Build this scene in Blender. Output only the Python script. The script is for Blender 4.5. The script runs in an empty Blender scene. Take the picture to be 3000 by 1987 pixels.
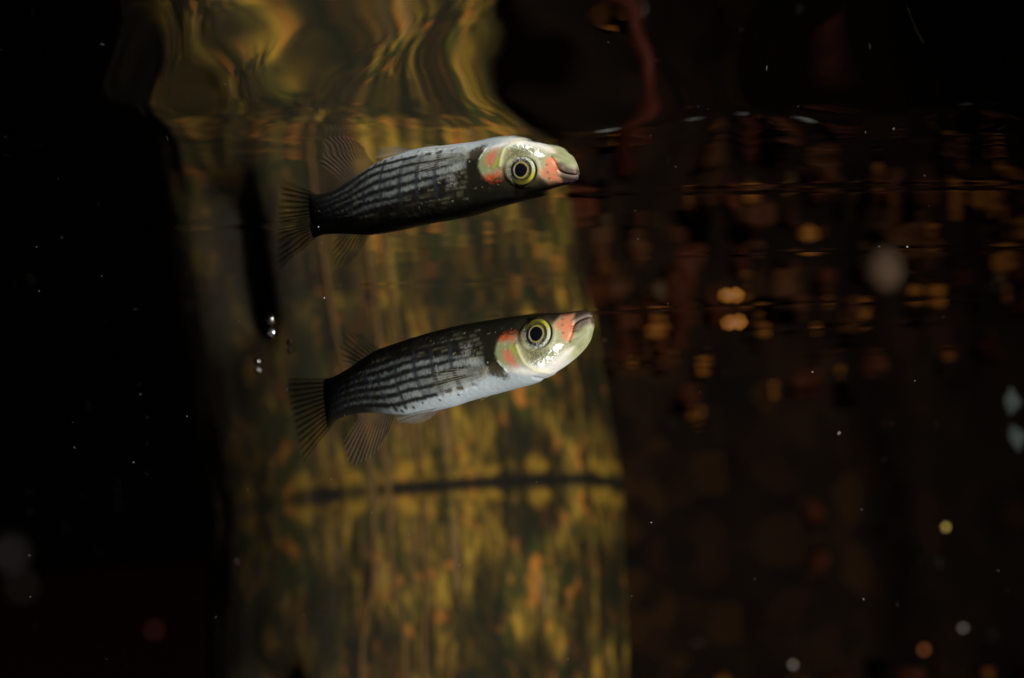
import bpy, math, random
import numpy as np
from mathutils import Matrix, Vector

# ================================================================= camera, sky, strobe, exposure
scene = bpy.context.scene
COL = scene.collection
PITCH, ROLL, CAM_DEPTH = math.radians(9.59), math.radians(5.3), 0.0823
cam_data = bpy.data.cameras.new("camera")
cam = bpy.data.objects.new("camera", cam_data); COL.objects.link(cam)
fwd = Vector((0, math.cos(PITCH), math.sin(PITCH))); up0 = Vector((0, -math.sin(PITCH), math.cos(PITCH))); rt0 = Vector((1, 0, 0))
rt = rt0*math.cos(ROLL)-up0*math.sin(ROLL); upv = rt0*math.sin(ROLL)+up0*math.cos(ROLL)
cam.matrix_world = Matrix(((rt.x, upv.x, -fwd.x, 0), (rt.y, upv.y, -fwd.y, 0), (rt.z, upv.z, -fwd.z, -CAM_DEPTH), (0, 0, 0, 1)))
cam_data.sensor_width = 36.0; cam_data.lens = 6766/3000*36.0
cam_data.clip_start = 0.01; cam_data.clip_end = 60.0
cam_data.dof.use_dof = True; cam_data.dof.focus_distance = 0.400; cam_data.dof.aperture_fstop = 21.0
scene.camera = cam
scene.view_settings.view_transform = 'Standard'; scene.view_settings.look = 'None'
scene.view_settings.exposure = 0.0; scene.view_settings.gamma = 1.0
scene.cycles.max_bounces = 10; scene.cycles.transparent_max_bounces = 24; scene.cycles.glossy_bounces = 8
scene.cycles.transmission_bounces = 8; scene.cycles.diffuse_bounces = 3
scene.cycles.caustics_refractive = False; scene.cycles.caustics_reflective = False
scene.cycles.sample_clamp_indirect = 20.0

world = bpy.data.worlds.new("World"); scene.world = world; world.use_nodes = True
wn = world.node_tree.nodes; wl = world.node_tree.links
sky = wn.new('ShaderNodeTexSky'); sky.sky_type = 'NISHITA'; sky.sun_disc = False
sky.sun_elevation = math.radians(1.0); sky.sun_rotation = math.radians(150)
wl.new(sky.outputs[0], wn['Background'].inputs[0]); wn['Background'].inputs[1].default_value = 0.01

# the photographer's strobe, held out to the right of the lens and a little lower
STROBE = Vector((0.318, -0.14, -0.205)); AIM = Vector((-0.012, 0.45, -0.030))
sl = bpy.data.lights.new("camera_strobe", 'SPOT'); strobe = bpy.data.objects.new("camera_strobe", sl); COL.objects.link(strobe)
strobe.location = STROBE; strobe.rotation_euler = (AIM-STROBE).to_track_quat('-Z', 'Y').to_euler()
sl.energy = 39.0; sl.color = (1.0, .97, .92); sl.spot_size = math.radians(62); sl.spot_blend = 0.9; sl.shadow_soft_size = 0.04

# ================================================================= helpers
def new_mat(name):
    m = bpy.data.materials.new(name); m.use_nodes = True
    return m, m.node_tree.nodes, m.node_tree.links, m.node_tree.nodes['Principled BSDF']
def mesh_obj(name, verts, faces, mat=None, parent=None, smooth=True, cols=None, scal=None):
    me = bpy.data.meshes.new(name)
    me.from_pydata(verts if isinstance(verts, list) else np.asarray(verts).tolist(), [], faces if isinstance(faces, list) else np.asarray(faces).tolist())
    if smooth: me.polygons.foreach_set('use_smooth', np.ones(len(me.polygons), bool))
    for k, a in (cols or {}).items():
        at = me.attributes.new(k, 'FLOAT_COLOR', 'POINT'); at.data.foreach_set('color', np.asarray(a, np.float32).ravel())
    for k, a in (scal or {}).items():
        at = me.attributes.new(k, 'FLOAT', 'POINT'); at.data.foreach_set('value', np.asarray(a, np.float32).ravel())
    me.update()
    if mat: me.materials.append(mat)
    o = bpy.data.objects.new(name, me); COL.objects.link(o)
    if parent: o.parent = parent
    return o
def empty(name, loc=(0, 0, 0)):
    o = bpy.data.objects.new(name, None); COL.objects.link(o); o.location = loc; o.empty_display_size = .005
    return o
def tag(o, label=None, cat=None, group=None, kind=None):
    if label: o['label'] = label
    if cat: o['category'] = cat
    if group: o['group'] = group
    if kind: o['kind'] = kind
    return o
def grid_faces(n, m, wrap=False):
    i, j = np.meshgrid(np.arange(n-1), np.arange(m if wrap else m-1), indexing='ij'); j2 = (j+1) % m
    return np.stack([i*m+j, i*m+j2, (i+1)*m+j2, (i+1)*m+j], -1).reshape(-1, 4)
def value_noise(x, y, seed=0, wrap=None):
    """smooth 2-d value noise in [-1,1]"""
    xi, yi = np.floor(x).astype(int), np.floor(y).astype(int); fx, fy = x-xi, y-yi
    fx = fx*fx*fx*(fx*(fx*6-15)+10); fy = fy*fy*fy*(fy*(fy*6-15)+10)
    def h(a, b):
        if wrap: b = b % wrap
        v = (a*374761393+b*668265263+seed*144665) & 0xffffffff
        v = ((v ^ (v >> 13))*1274126177) & 0xffffffff
        return ((v ^ (v >> 16)) & 0xffff)/32767.5-1
    return (h(xi, yi)*(1-fx)+h(xi+1, yi)*fx)*(1-fy)+(h(xi, yi+1)*(1-fx)+h(xi+1, yi+1)*fx)*fy
def fbm(x, y, o=4, seed=0):
    r = 0; a = 1.0; t = 0
    for k in range(o):
        r = r+a*value_noise(x*2**k, y*2**k, seed+k*17); t += a; a *= .5
    return r/t
def tube(path, radii, nseg=8):
    """verts, faces of a tapered tube along a list of points"""
    P = [Vector(p) for p in path]; V = []; Fc = []
    for i, p in enumerate(P):
        t = (P[min(i+1, len(P)-1)]-P[max(i-1, 0)]).normalized()
        a = t.cross(Vector((.31, .2, .93))).normalized(); b = t.cross(a)
        for k in range(nseg):
            w = 2*math.pi*k/nseg; V.append(tuple(p+(a*math.cos(w)+b*math.sin(w))*radii[i]))
    for i in range(len(P)-1):
        for k in range(nseg):
            Fc.append((i*nseg+k, i*nseg+(k+1) % nseg, (i+1)*nseg+(k+1) % nseg, (i+1)*nseg+k))
    Fc.append(tuple(range(nseg))[::-1]); Fc.append(tuple((len(P)-1)*nseg+k for k in range(nseg)))
    return V, Fc
rng = np.random.default_rng(11); random.seed(11)

# ================================================================= water surface
def axis(pieces):
    out = [pieces[0][0]]
    for a, b, n in pieces: out += list(np.linspace(a, b, n+1)[1:])
    return np.array(out)
def sstep(a, b, v):
    t = np.clip((v-a)/(b-a), 0, 1); return t*t*(3-2*t)
def graded(a, b, n): return list(a+(b-a)*(np.linspace(0, 1, n+1)[1:]**2.2))
XI = np.linspace(0, 6, 60001); _g = (1-np.exp(-XI/.0032))*np.exp(-(XI/.062)**1.6)-.30*(1-np.exp(-XI/.05))*np.exp(-(XI/.16)**2)
NEAR_WAVE = np.concatenate([[0], np.cumsum((_g[1:]+_g[:-1])*.5*(XI[1]-XI[0]))])   # height of a unit-slope wave behind its sharp front
def water_height(X, Y):
    w = 1.0
    front = .3060+.33*X+.0045*np.sin(X*70+.6)+.003*np.sin(X*160)+.002*value_noise(X/.02, Y*0, 12)         # line of the near wave front
    xi = front-Y
    z = WAVE_A*(1+.25*value_noise(X/.07, Y*0+.5, 2))*np.interp(xi, XI, NEAR_WAVE)*(xi > 0)
    # cross ripples riding on the near wave
    env = 1/(1+np.exp(-(xi-.002)/.004))
    wx = X+.010*value_noise(X/.05, Y/.04, 6); wy = Y+.008*value_noise(X/.05, Y/.04, 7)
    z += env*(1.15e-4*np.sin(2*np.pi*(wx*.96+wy*.28)/.044+1.1)+6.5e-5*np.sin(2*np.pi*(wx*.98-wy*.2)/.025)+6.0e-5*fbm(X/.03, Y/.03, 3, 5)+2.2e-5*np.sin(2*np.pi*(wx*.99+wy*.1)/.0125+5*value_noise(X/.03, Y/.05, 16))*sstep(.03, -.03, X)+.012*(X+.015)*(1-np.exp(-np.maximum(xi, 0)/.06)))
    # fine chop where the front breaks up
    band = np.exp(-(np.where(xi > -.006, xi+.006, (xi+.006)*.85)/.011)**2)
    z += band*(1-.9*np.exp(-((X+.006)/.032)**2)*sstep(.002, -.006, xi))*5.5e-5*fbm(X/.017, (Y-.33*X)/.008, 3, 9)
    # almost flat water beyond, with faint short ripples in the same direction
    far = 1/(1+np.exp(xi/.004))
    eta = Y-.33*X
    z += far*(1.9e-6*np.sin(2*np.pi*eta/.0140+3*value_noise(X/.05, Y/.05, 3))*(1.0+value_noise(X/.04, Y/.03, 4))
              + 2.6e-6*fbm(X/.018, Y/.018, 2, 21)+1.6e-5*fbm(X/.09, Y/.08, 2, 31))
    side = sstep(.02, .06, X)                                              # livelier water right of the fish
    z += far*side*(.8e-5*fbm(X/.045, eta/.022, 2, 23)+.8e-5*np.sin(2*np.pi*eta/.034+4*value_noise(X/.06, Y/.06, 13)))
    for y0, x0, wx_, A in ((.365, -.045, .020, 2.2e-5), (.452, .045, .05, 2.0e-5), (.398, .075, .04, 2.4e-5), (.418, -.015, .02, .9e-5), (.52, .07, .05, 2.4e-5), (.347, .06, .05, 3.0e-5)):
        q = (eta-y0)/.0022
        z += A*np.exp(-q*q)*np.exp(-((X-x0)/wx_)**2)
    q = (eta-.3380)/.0090                                                  # a long low swell over the fish's back
    z += 1.35e-5*np.exp(-q*q)*np.exp(-((X+.026)/.024)**2)*(1+.35*value_noise(X/.006, Y*0+.3, 15))
    q = (eta-.3350)/.0125                                                  # and a shallow dip beside it, over the head
    z -= 2.2e-5*np.exp(-q*q)*np.exp(-((X-.011)/.013)**2)
    fade = np.exp(-np.maximum(0, Y-.9)/.4)
    return z*fade
WAVE_A = 0.024
LEVEL = -0.0009                                                        # rest height of the water surface
xs = np.array(sorted(set([-v for v in graded(.16, 4, 26)]))+list(np.linspace(-.16, .16, 300))+graded(.16, 4, 26))
ys = np.array(sorted([.235-v for v in graded(0, 4, 26)])+list(np.linspace(.235, .47, 330))+list(np.linspace(.47, .9, 240)[1:])+graded(.9, 5, 34))
GX, GY = np.meshgrid(xs, ys, indexing='ij')
m_water, n, l, p = new_mat("water")
n.remove(p); gl = n.new('ShaderNodeBsdfGlass'); gl.inputs['IOR'].default_value = 1.333; gl.inputs['Roughness'].default_value = 0.0
l.new(gl.outputs[0], n['Material Output'].inputs[0])
wv = np.stack([GX, GY, water_height(GX, GY)+LEVEL], -1).reshape(-1, 3)
water = mesh_obj("water_surface", wv, grid_faces(len(xs), len(ys))[:, ::-1], m_water)
tag(water, "rippled underside of the water surface mirroring the fish and the post", "water", kind="structure")
# ================================================================= bed and bank
m_silt, n, l, p = new_mat("dark_silt")
p.inputs['Roughness'].default_value = .95; p.inputs['Specular IOR Level'].default_value = .1
tc = n.new('ShaderNodeTexCoord'); nz = n.new('ShaderNodeTexNoise'); nz.inputs['Scale'].default_value = 30; nz.inputs['Detail'].default_value = 6
cr = n.new('ShaderNodeValToRGB'); cr.color_ramp.elements[0].position = .35; cr.color_ramp.elements[0].color = (.008, .005, .003, 1); cr.color_ramp.elements[1].color = (.032, .016, .008, 1)
l.new(tc.outputs['Object'], nz.inputs[0]); l.new(nz.outputs[0], cr.inputs[0])
vo = n.new('ShaderNodeTexVoronoi'); vo.inputs['Scale'].default_value = 62; vo.inputs['Randomness'].default_value = 1.0   # rotted leaf scraps bedded in the peat
l.new(tc.outputs['Object'], vo.inputs['Vector'])
sp = n.new('ShaderNodeSeparateColor'); l.new(vo.outputs['Color'], sp.inputs[0])
rp = n.new('ShaderNodeValToRGB'); rp.color_ramp.interpolation = 'CONSTANT'; e = rp.color_ramp.elements
while len(e) < 6: e.new(.5)
for q, (pos, c) in zip(e, ((0, (.006, .004, .003)), (.30, (.045, .016, .007)), (.50, (.012, .008, .005)), (.66, (.10, .034, .011)), (.80, (.05, .028, .014)), (.90, (.19, .075, .018)))): q.position = pos; q.color = (*c, 1)
l.new(sp.outputs[0], rp.inputs[0])
mx = n.new('ShaderNodeMix'); mx.data_type = 'RGBA'; mx.inputs[0].default_value = .13
l.new(cr.outputs[0], mx.inputs[6]); l.new(rp.outputs[0], mx.inputs[7]); l.new(mx.outputs[2], p.inputs[0])
bx = np.array(sorted([-v for v in graded(.6, 6, 20)])+list(np.linspace(-.6, .9, 150))+graded(.9, 6, 20))
by = np.array(sorted([.2-v for v in graded(0, 4, 14)])+list(np.linspace(.2, 1.6, 140)[1:])+graded(1.6, 7, 20))
BX, BY = np.meshgrid(bx, by, indexing='ij')
def bed_height(X, Y):
    edge = 1.06-.25*np.clip(X-.05, 0, .6)+.11*fbm(X/.11, Y/.3, 4, 41)
    bank = sstep(0, .20, Y-edge)*sstep(-.10, .03, X)                       # a peaty bank rising on the right
    return -.52+.62*bank*(1-.0*X)+.012*fbm(X/.06, Y/.06, 4, 43)+.03*fbm(X/.3, Y/.3, 2, 47)
bed = mesh_obj("lake_bed", np.stack([BX, BY, bed_height(BX, BY)], -1).reshape(-1, 3), grid_faces(len(bx), len(by))[:, ::-1], m_silt)
tag(bed, "dark silty bed rising to a peaty bank", "ground", kind="structure")

# ================================================================= algae covered post
m_post, n, l, p = new_mat("algae_covered_wood")
p.inputs['Roughness'].default_value = .8; p.inputs['Specular IOR Level'].default_value = .15
tc = n.new('ShaderNodeTexCoord')
def noise(scale, detail, sc=(1, 1, 1), rough=.55, off=(0, 0, 0)):
    mp = n.new('ShaderNodeMapping'); mp.inputs['Scale'].default_value = sc; mp.inputs['Location'].default_value = off
    l.new(tc.outputs['Object'], mp.inputs[0])
    t = n.new('ShaderNodeTexNoise'); t.inputs['Scale'].default_value = scale; t.inputs['Detail'].default_value = detail; t.inputs['Roughness'].default_value = rough
    l.new(mp.outputs[0], t.inputs[0]); return t.outputs[0]
def ramp(fac, els):
    r = n.new('ShaderNodeValToRGB'); e = r.color_ramp.elements
    while len(e) < len(els): e.new(.5)
    for q, (pos, c) in zip(e, els): q.position = pos; q.color = (*c, 1)
    l.new(fac, r.inputs[0]); return r.outputs[0]
def mix(f, a, b):
    m = n.new('ShaderNodeMix'); m.data_type = 'RGBA'
    if isinstance(f, float): m.inputs[0].default_value = f
    else: l.new(f, m.inputs[0])
    for k, v in ((6, a), (7, b)):
        if isinstance(v, tuple): m.inputs[k].default_value = (*v, 1)
        else: l.new(v, m.inputs[k])
    return m.outputs[2]
base = ramp(noise(170, 6, (1.5, 1.5, .34), .68), [(.34, (.007, .006, .002)), (.43, (.036, .025, .005)), (.52, (.13, .082, .011)), (.60, (.34, .205, .018)), (.70, (.25, .145, .040))])
green = ramp(noise(85, 3, (1, 1, .6), off=(3, 1, 2)), [(.46, (0, 0, 0)), (.60, (1, 1, 1))])
c1 = mix(green, base, (.030, .034, .006))
oran = ramp(noise(170, 2, (1, 1, .7), off=(7, 5, 1)), [(.57, (0, 0, 0)), (.68, (1, 1, 1))])
c2 = mix(oran, c1, (.34, .125, .016))
pale = ramp(noise(110, 3, (1.6, 1.6, .16), off=(2, 9, 4)), [(.58, (0, 0, 0)), (.72, (1, 1, 1))])
c3 = mix(pale, c2, (.17, .100, .034))
dark = ramp(noise(48, 4, (1.2, 1.2, .45), off=(5, 2, 8)), [(.45, (1, 1, 1)), (.56, (0, 0, 0))])
c4 = mix(dark, c3, mix(.85, c3, (.006, .005, .002)))
at = n.new('ShaderNodeAttribute'); at.attribute_name = 'meniscus_dark'  # dark reflection in the meniscus, painted on as a band at the waterline
ab = n.new('ShaderNodeAttribute'); ab.attribute_name = 'slime'      # golden algae growing thickest just below the waterline
mm = n.new('ShaderNodeMath'); mm.operation = 'MULTIPLY'; l.new(ab.outputs['Fac'], mm.inputs[0]); l.new(noise(220, 5, (1, 1, .6), off=(9, 3, 5)), mm.inputs[1])
c4 = mix(ramp(mm.outputs[0], [(.30, (0, 0, 0)), (.75, (1, 1, 1))]), c4, (.40, .225, .018))
ar = n.new('ShaderNodeAttribute'); ar.attribute_name = 'left_shade'       # light falling off down the left side, painted as darker wood
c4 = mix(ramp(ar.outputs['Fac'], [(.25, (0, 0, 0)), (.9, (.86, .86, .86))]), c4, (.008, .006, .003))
c5 = mix(at.outputs['Fac'], c4, (.005, .004, .002))
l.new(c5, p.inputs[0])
bp = n.new('ShaderNodeBump'); bp.inputs['Strength'].default_value = .6; bp.inputs['Distance'].default_value = .002
l.new(noise(300, 5), bp.inputs['Height']); l.new(bp.outputs[0], p.inputs['Normal'])

POST_Y, POST_X, POST_TURN = .822, -.0395, math.radians(13)
def make_post():
    nz_, na = 330, 220
    z = np.linspace(.12, -.56, nz_); a = np.linspace(0, 2*np.pi, na, endpoint=False)
    Zg, A = np.meshgrid(z, a, indexing='ij')
    e = 2/2.45; hw, hd = .0725, .066
    ca, sa = np.cos(A), np.sin(A)
    rx = np.sign(ca)*np.abs(ca)**e; ry = np.sign(sa)*np.abs(sa)**e
    u = A/(2*np.pi)*60
    d = .0016*fbm(u*.35, Zg*40, 4, 61)+.0012*value_noise(u*.9, Zg*14, 63)-.0022*np.clip(value_noise(u*.55, Zg*5, 65)-.35, 0, 1)
    d = d*np.minimum(1, 1)
    # rotted hollow low on the left of the visible face
    xx = hw*rx; face = sa < 0
    h = np.exp(-(((xx+.0575)/.0085)**4+((Zg+.084)/.026)**4))*face
    d = d-.028*h
    X0 = (hw+d)*rx; Y0 = (hd+d)*ry; ct, st = math.cos(POST_TURN), math.sin(POST_TURN)
    X = X0*ct-Y0*st; Y = X0*st+Y0*ct
    X = X+Zg*math.tan(math.radians(5.0))
    meniscus_dark = np.clip((Zg-LEVEL+np.interp(rx, [-1, -.5, .9], [.0003, .0015, .0029])+.0007*fbm(u*.5, Zg*0, 3, 67))/.0006, 0, 1)+.0*A
    V = np.stack([X, Y, Zg], -1).reshape(-1, 3)
    root = empty("wooden_post", (POST_X, POST_Y, 0))
    tag(root, "thick mossy wooden post standing in the water behind the fish", "post")
    trunk = mesh_obj("timber", V, grid_faces(nz_, na, True), m_post, root, scal={'meniscus_dark': meniscus_dark.reshape(-1), 'left_shade': np.clip(np.interp(rx, [-1, -.55, -.15, .2], [.95, .80, .35, 0])+.55*fbm(u*.22, Zg*16, 4, 73), 0, 1).reshape(-1), 'slime': (np.exp(-((Zg+.006)/.006)**2)*(.9+.7*fbm(u*.8, Zg*150, 4, 69))).reshape(-1)})
    return root
def post_face(x, z):
    """y of the post's near face"""
    ct, st = math.cos(POST_TURN), math.sin(POST_TURN); xr = x-POST_X-z*math.tan(math.radians(5.0)); y = -.066
    for _ in range(12):
        q = min(.97, abs((xr*ct+y*st)/.0725)); y0 = -.066*(1-q**2.45)**(1/2.45); y = (y0-0)/ct+ (xr*st/ct)*1.0
    return POST_Y+y
post = make_post()
# ---------------------------------------------------------------- fish body chart
# s = millimetres behind the snout along the (bent) midline, z = millimetres above rest water level
BACK = [(0,-13.3),(.4,-12.7),(1.5,-12.15),(4.2,-12.0),(9,-11.4),(14,-11.0),(20,-10.75),(26.2,-10.6),(31,-10.75),(36,-11.0),
        (40.7,-11.33),(45.4,-11.7),(48.9,-12.5),(52.1,-13.35),(55.5,-14.05),(59.2,-14.45),(61.6,-14.3)]
BELLY = [(0,-15.6),(.9,-17.6),(3.05,-19.55),(5.4,-20.86),(7.8,-21.87),(9.9,-22.75),(12.5,-23.25),(17,-23.65),(21.5,-23.96),(26,-24.28),
         (30,-24.75),(34.7,-24.85),(38.8,-24.8),(42.2,-24.3),(44.2,-23.8),(47.8,-23.0),(51.6,-22.45),(54.8,-22.25),(58,-22.45),(61.6,-23.6)]
WIDE = [(0,.55),(.5,.95),(1.6,1.5),(4,2.55),(8,3.95),(12,4.55),(18,4.9),(26,5.0),(34,4.7),(42,3.7),(50,2.4),(56,1.5),(60,.95),(61.6,.55)]
def cubic(tab, x):
    xs = np.array([p[0] for p in tab]); ys = np.array([p[1] for p in tab])
    h = np.diff(xs); d = np.diff(ys)/h                      # monotone cubic (Fritsch-Carlson)
    m = np.zeros(len(xs)); m[0] = d[0]; m[-1] = d[-1]
    for i in range(1, len(xs)-1):
        if d[i-1]*d[i] > 0:
            w1 = 2*h[i]+h[i-1]; w2 = h[i]+2*h[i-1]
            m[i] = (w1+w2)/(w1/d[i-1]+w2/d[i])
    x = np.clip(x, xs[0], xs[-1]); i = np.clip(np.searchsorted(xs, x)-1, 0, len(xs)-2)
    t = (x-xs[i])/h[i]
    return ((2*t**3-3*t**2+1)*ys[i]+(t**3-2*t**2+t)*h[i]*m[i]+(-2*t**3+3*t**2)*ys[i+1]+(t**3-t**2)*h[i]*m[i+1])
S_YAW = np.array([0,12,30,50,62,86.]); YAW = np.radians([27,29,33,42,52,62])
def plan_curve():
    sg = np.linspace(0, 86, 431); yaw = np.interp(sg, S_YAW, YAW); ds = sg[1]-sg[0]
    ym = (yaw[1:]+yaw[:-1])/2
    X = -np.concatenate([[0], np.cumsum(np.cos(ym)*ds)]); Y = np.concatenate([[0], np.cumsum(np.sin(ym)*ds)])
    return sg, X, Y, yaw
SG, PLX, PLY, PLW = plan_curve()
def place(s, lat, z):
    """chart (s, lateral towards the camera side, z) in mm -> fish-local metres"""
    yaw = np.interp(s, SG, PLW)
    return np.stack([np.interp(s, SG, PLX)-lat*np.sin(yaw), np.interp(s, SG, PLY)-lat*np.cos(yaw), z+0*s], -1)*0.001
def seg_dist(s, z, pts):
    """distance in the chart to a polyline, and the side sign"""
    best = np.full(np.shape(s), 1e9); side = np.zeros(np.shape(s))
    for (a, b), (c, d) in zip(pts[:-1], pts[1:]):
        L2 = (c-a)**2+(d-b)**2; t = np.clip(((s-a)*(c-a)+(z-b)*(d-b))/L2, 0, 1)
        q = np.hypot(s-a-t*(c-a), z-b-t*(d-b)); k = q < best
        best = np.where(k, q, best); side = np.where(k, np.sign((c-a)*(z-b)-(d-b)*(s-a)), side)
    return best, side
def inside(s, z, poly):
    r = np.zeros(np.shape(s), bool); n = len(poly)
    for i in range(n):
        x1, y1 = poly[i]; x2, y2 = poly[(i+1) % n]
        k = ((y1 > z) != (y2 > z)) & (s < (x2-x1)*(z-y1)/(y2-y1+1e-12)+x1)
        r ^= k
    return r
def soft(s, z, poly, w):
    """1 inside a chart polygon, 0 outside, with an edge w mm wide"""
    d, _ = seg_dist(s, z, list(poly)+[poly[0]])
    d = np.where(inside(s, z, poly), d, -d)
    return np.clip(.5+d/w, 0, 1)
def body_grid(ns=440, nr=264):
    q = np.linspace(0, 1, ns); s = 61.6*(.35*q**2+.65*q); s = s-s[0]; s[1:] = np.maximum(s[1:], .03)
    th = np.linspace(0, 2*np.pi, nr, endpoint=False)
    S, T = np.meshgrid(s, th, indexing='ij')
    zt = cubic(BACK, S); zb = cubic(BELLY, S); W = cubic(WIDE, S)
    sn, cs = np.sin(T), np.cos(T)
    p = np.where(sn > 0, .86, np.interp(S, [0, 4, 9, 14], [1.25, 1.4, 1.3, 1.08]))
    lat = W*np.sign(cs)*np.abs(cs)**p
    Z = (zt+zb)/2+(zt-zb)/2*np.sign(sn)*np.abs(sn)**.97
    return s, th, S, T, lat, Z, zt, zb, W
# ================================================================= the fish
FISH_AT = Vector((0.01415, 0.392, 0))       # below: x is solved for the snout
S_EYE, Z_EYE = 8.85, -15.5
GAPE = [(2.75,-14.75),(2.55,-14.4),(1.95,-13.95),(1.1,-13.6),(.35,-13.45),(-.6,-13.5)]
def lerp(a, b, f): return a+(np.asarray(b)-a)*f[..., None]
def stripes_t(k, s):
    sp = np.interp(s, [20, 30, 36, 45, 54, 61], [.118, .118, .120, .118, .140, .15])
    ctr = np.interp(s, [20, 30, 36, 45, 54, 61], [.63, .612, .608, .645, .60, .60])
    return ctr+(k-2)*sp
def make_body(root):
    s1, th, S, T, LAT, Z, zt, zb, W = body_grid()
    t = (zt-Z)/(zt-zb)
    nb = lambda a, b, sd, o=3: fbm(a, b, o, sd)
    arc = (T % (2*np.pi))                                            # around the body
    sgn = np.where(np.cos(T) >= 0, 1, -1)*7.0                        # decorrelate the two flanks
    # ---- relief (mm, along the section normal)
    dg, side = seg_dist(S, Z, GAPE)
    lipm = np.clip((3.4-S)/.8, 0, 1)
    D = -.42*np.exp(-(dg/.17)**2)*lipm+.16*np.exp(-((dg-.55)/.38)**2)*lipm
    OPER = [(16.2,-14.6),(16.45,-15.7),(17.0,-17.2),(16.75,-18.7),(16.1,-20.1),(15.4,-21.0),(13.7,-21.6),(11,-22.0),(8,-21.6),(6,-19),(9,-15),(13,-14)]
    op = soft(S+.18*fbm(S*.7, T*5, 2, 7), Z+.2*fbm(S*.7, T*5, 2, 8), OPER, .6); D += .16*op*sstep(-21.4, -20.0, Z)
    pre, _ = seg_dist(S, Z, [(12.6,-17.0),(12.2,-18.6),(11.7,-20.1),(10.7,-21.4),(9.0,-21.9)])
    D += .12*np.exp(-(pre/.45)**2)
    eye_r = np.hypot(S-S_EYE, Z-Z_EYE)
    D -= .55*np.clip(1.0-((eye_r-2.2)/.45), 0, 1)*(np.abs(np.cos(T)) > .2)
    D += .16*np.exp(-((eye_r-2.95)/.35)**2)
    jaw, _ = seg_dist(S, Z, [(2.9,-15.2),(3.3,-16.3),(3.9,-17.5)]); D -= .18*np.exp(-(jaw/.22)**2)
    isth, _ = seg_dist(S, Z, [(8.5,-22.4),(10.3,-22.9),(11.5,-22.6)]); D -= .22*np.exp(-(isth/.25)**2)
    # scales: staggered rows, each scale a shallow dome with a proud rear edge
    body = sstep(17, 19.5, S)*(1-op)
    sc_u = (S-17)/1.45; row = t*15.5; ri = np.floor(row); su = sc_u+.5*(ri % 2)
    fu, fv = su-np.floor(su), row-ri
    dome = (fu**1.5)*(1-np.abs(2*fv-1)**2)
    D += body*.035*(dome-.4)*sstep(.02, .1, t)*sstep(1.0, .9, t)
    D += .03*nb(S*1.3, arc*9+sgn, 5)
    ny = np.cos(T)/np.maximum(W, .5); nzv = np.sin(T)/np.maximum((zt-zb)/2, .5); nn = np.hypot(ny, nzv)
    LAT2 = LAT+D*ny/nn; Z2 = Z+D*nzv/nn
    # ---- colours
    n1 = nb(S*.9, arc*6+sgn, 71); n2 = nb(S*3.2, arc*22+sgn, 73); n3 = nb(S*6.5, arc*44+sgn, 75, 2)
    SW = S+.30*n1+.16*n2; ZW = Z+.26*nb(S*.8, arc*6+sgn, 171)+.14*nb(S*3, arc*20+sgn, 173)
    scal_id = value_noise(np.floor(su)*1.0+.5*0, ri*1.0+sgn, 77)
    col = np.zeros(S.shape+(3,))+np.array([.011, .0105, .0065])
    # back: blotched scales
    blot = np.clip(.25+.9*scal_id+.5*n2, 0, 1)*np.clip(1.1-np.abs(2*fv-1), 0, 1)
    col = lerp(col, [.085, .080, .048], body*blot*sstep(.03, .26, t))
    col = lerp(col, [.10, .10, .07], body*np.clip(blot*1.3-.4, 0, 1)*sstep(.22, .42, t)*.6)
    # flank: silver cells from a line that rises towards the tail
    edge = np.interp(S, [15, 18, 21, 25, 31, 38, 45, 54, 62], [.56, .56, .55, .46, .37, .27, .29, .27, .25])+.025*n2
    fl = sstep(-.05, .06, t-edge)*body
    silver = np.array([.175, .192, .182])*np.clip(1+.30*scal_id+.20*n2+.14*n3-.22*(fu < .13)-.12*(np.abs(fv-.5) > .42), .2, 2)[..., None]
    tailward = np.interp(S, [26, 36, 44, 50, 57], [1.0, 1, .72, .36, .12])  # silver dims tailwards: fading light put into the colour, along with darker pigment
    col = lerp(col, silver*tailward[..., None], fl)
    patch = soft(SW, ZW, [(23.6,-15.2),(21.8,-15.1),(22.0,-16.6),(21.0,-17.7),(20.0,-18.2),(20.6,-18.9),(22.3,-18.5),(23.2,-17.0)], 1.2)
    col = lerp(col, [.30, .31, .29], patch*np.clip(.35+.9*n2+.5*n3, 0, 1))
    # belly
    bel = sstep(-.05, .09, t-np.interp(S, [10, 17, 21, 28, 36, 41, 48, 62], [.80, .78, .77, .80, .88, .90, 1.02, 1.2])-.02*n1)
    white = np.array([.31, .35, .37])*(1+.12*n2[..., None])
    col = lerp(col, white, bel)
    # dark longitudinal stripes
    on = sstep(19.5, 25, S)
    for k in range(-1, 5):
        tk = stripes_t(k, S)+.008*n2+.004*n1
        wd = np.interp(S, [20, 30, 40, 52, 61], [.018, .030, .036, .050, .065])*(1.1 if k < 2 else .92)
        wd = wd*(1+.40*nb(S*1.6, S*0+k*3.3, 81)); tk = tk+.008*nb(S*.8, S*0+k*2.1, 183)
        gate = on*(np.clip(1.6+1.5*nb(S*.55, S*0+k*5.1, 83), 0, 1) if k < 4 else np.where(S > 31, 1, np.clip(.5+3*value_noise(S*.9, S*0, 85), 0, 1)*sstep(20, 22, S)))
        f = np.exp(-((t-tk)/wd)**4)*gate*np.where(k == 4, sstep(20, 23, S), 1)
        col = lerp(col, [.010, .009, .009], np.clip(f*.97, 0, 1))
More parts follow.
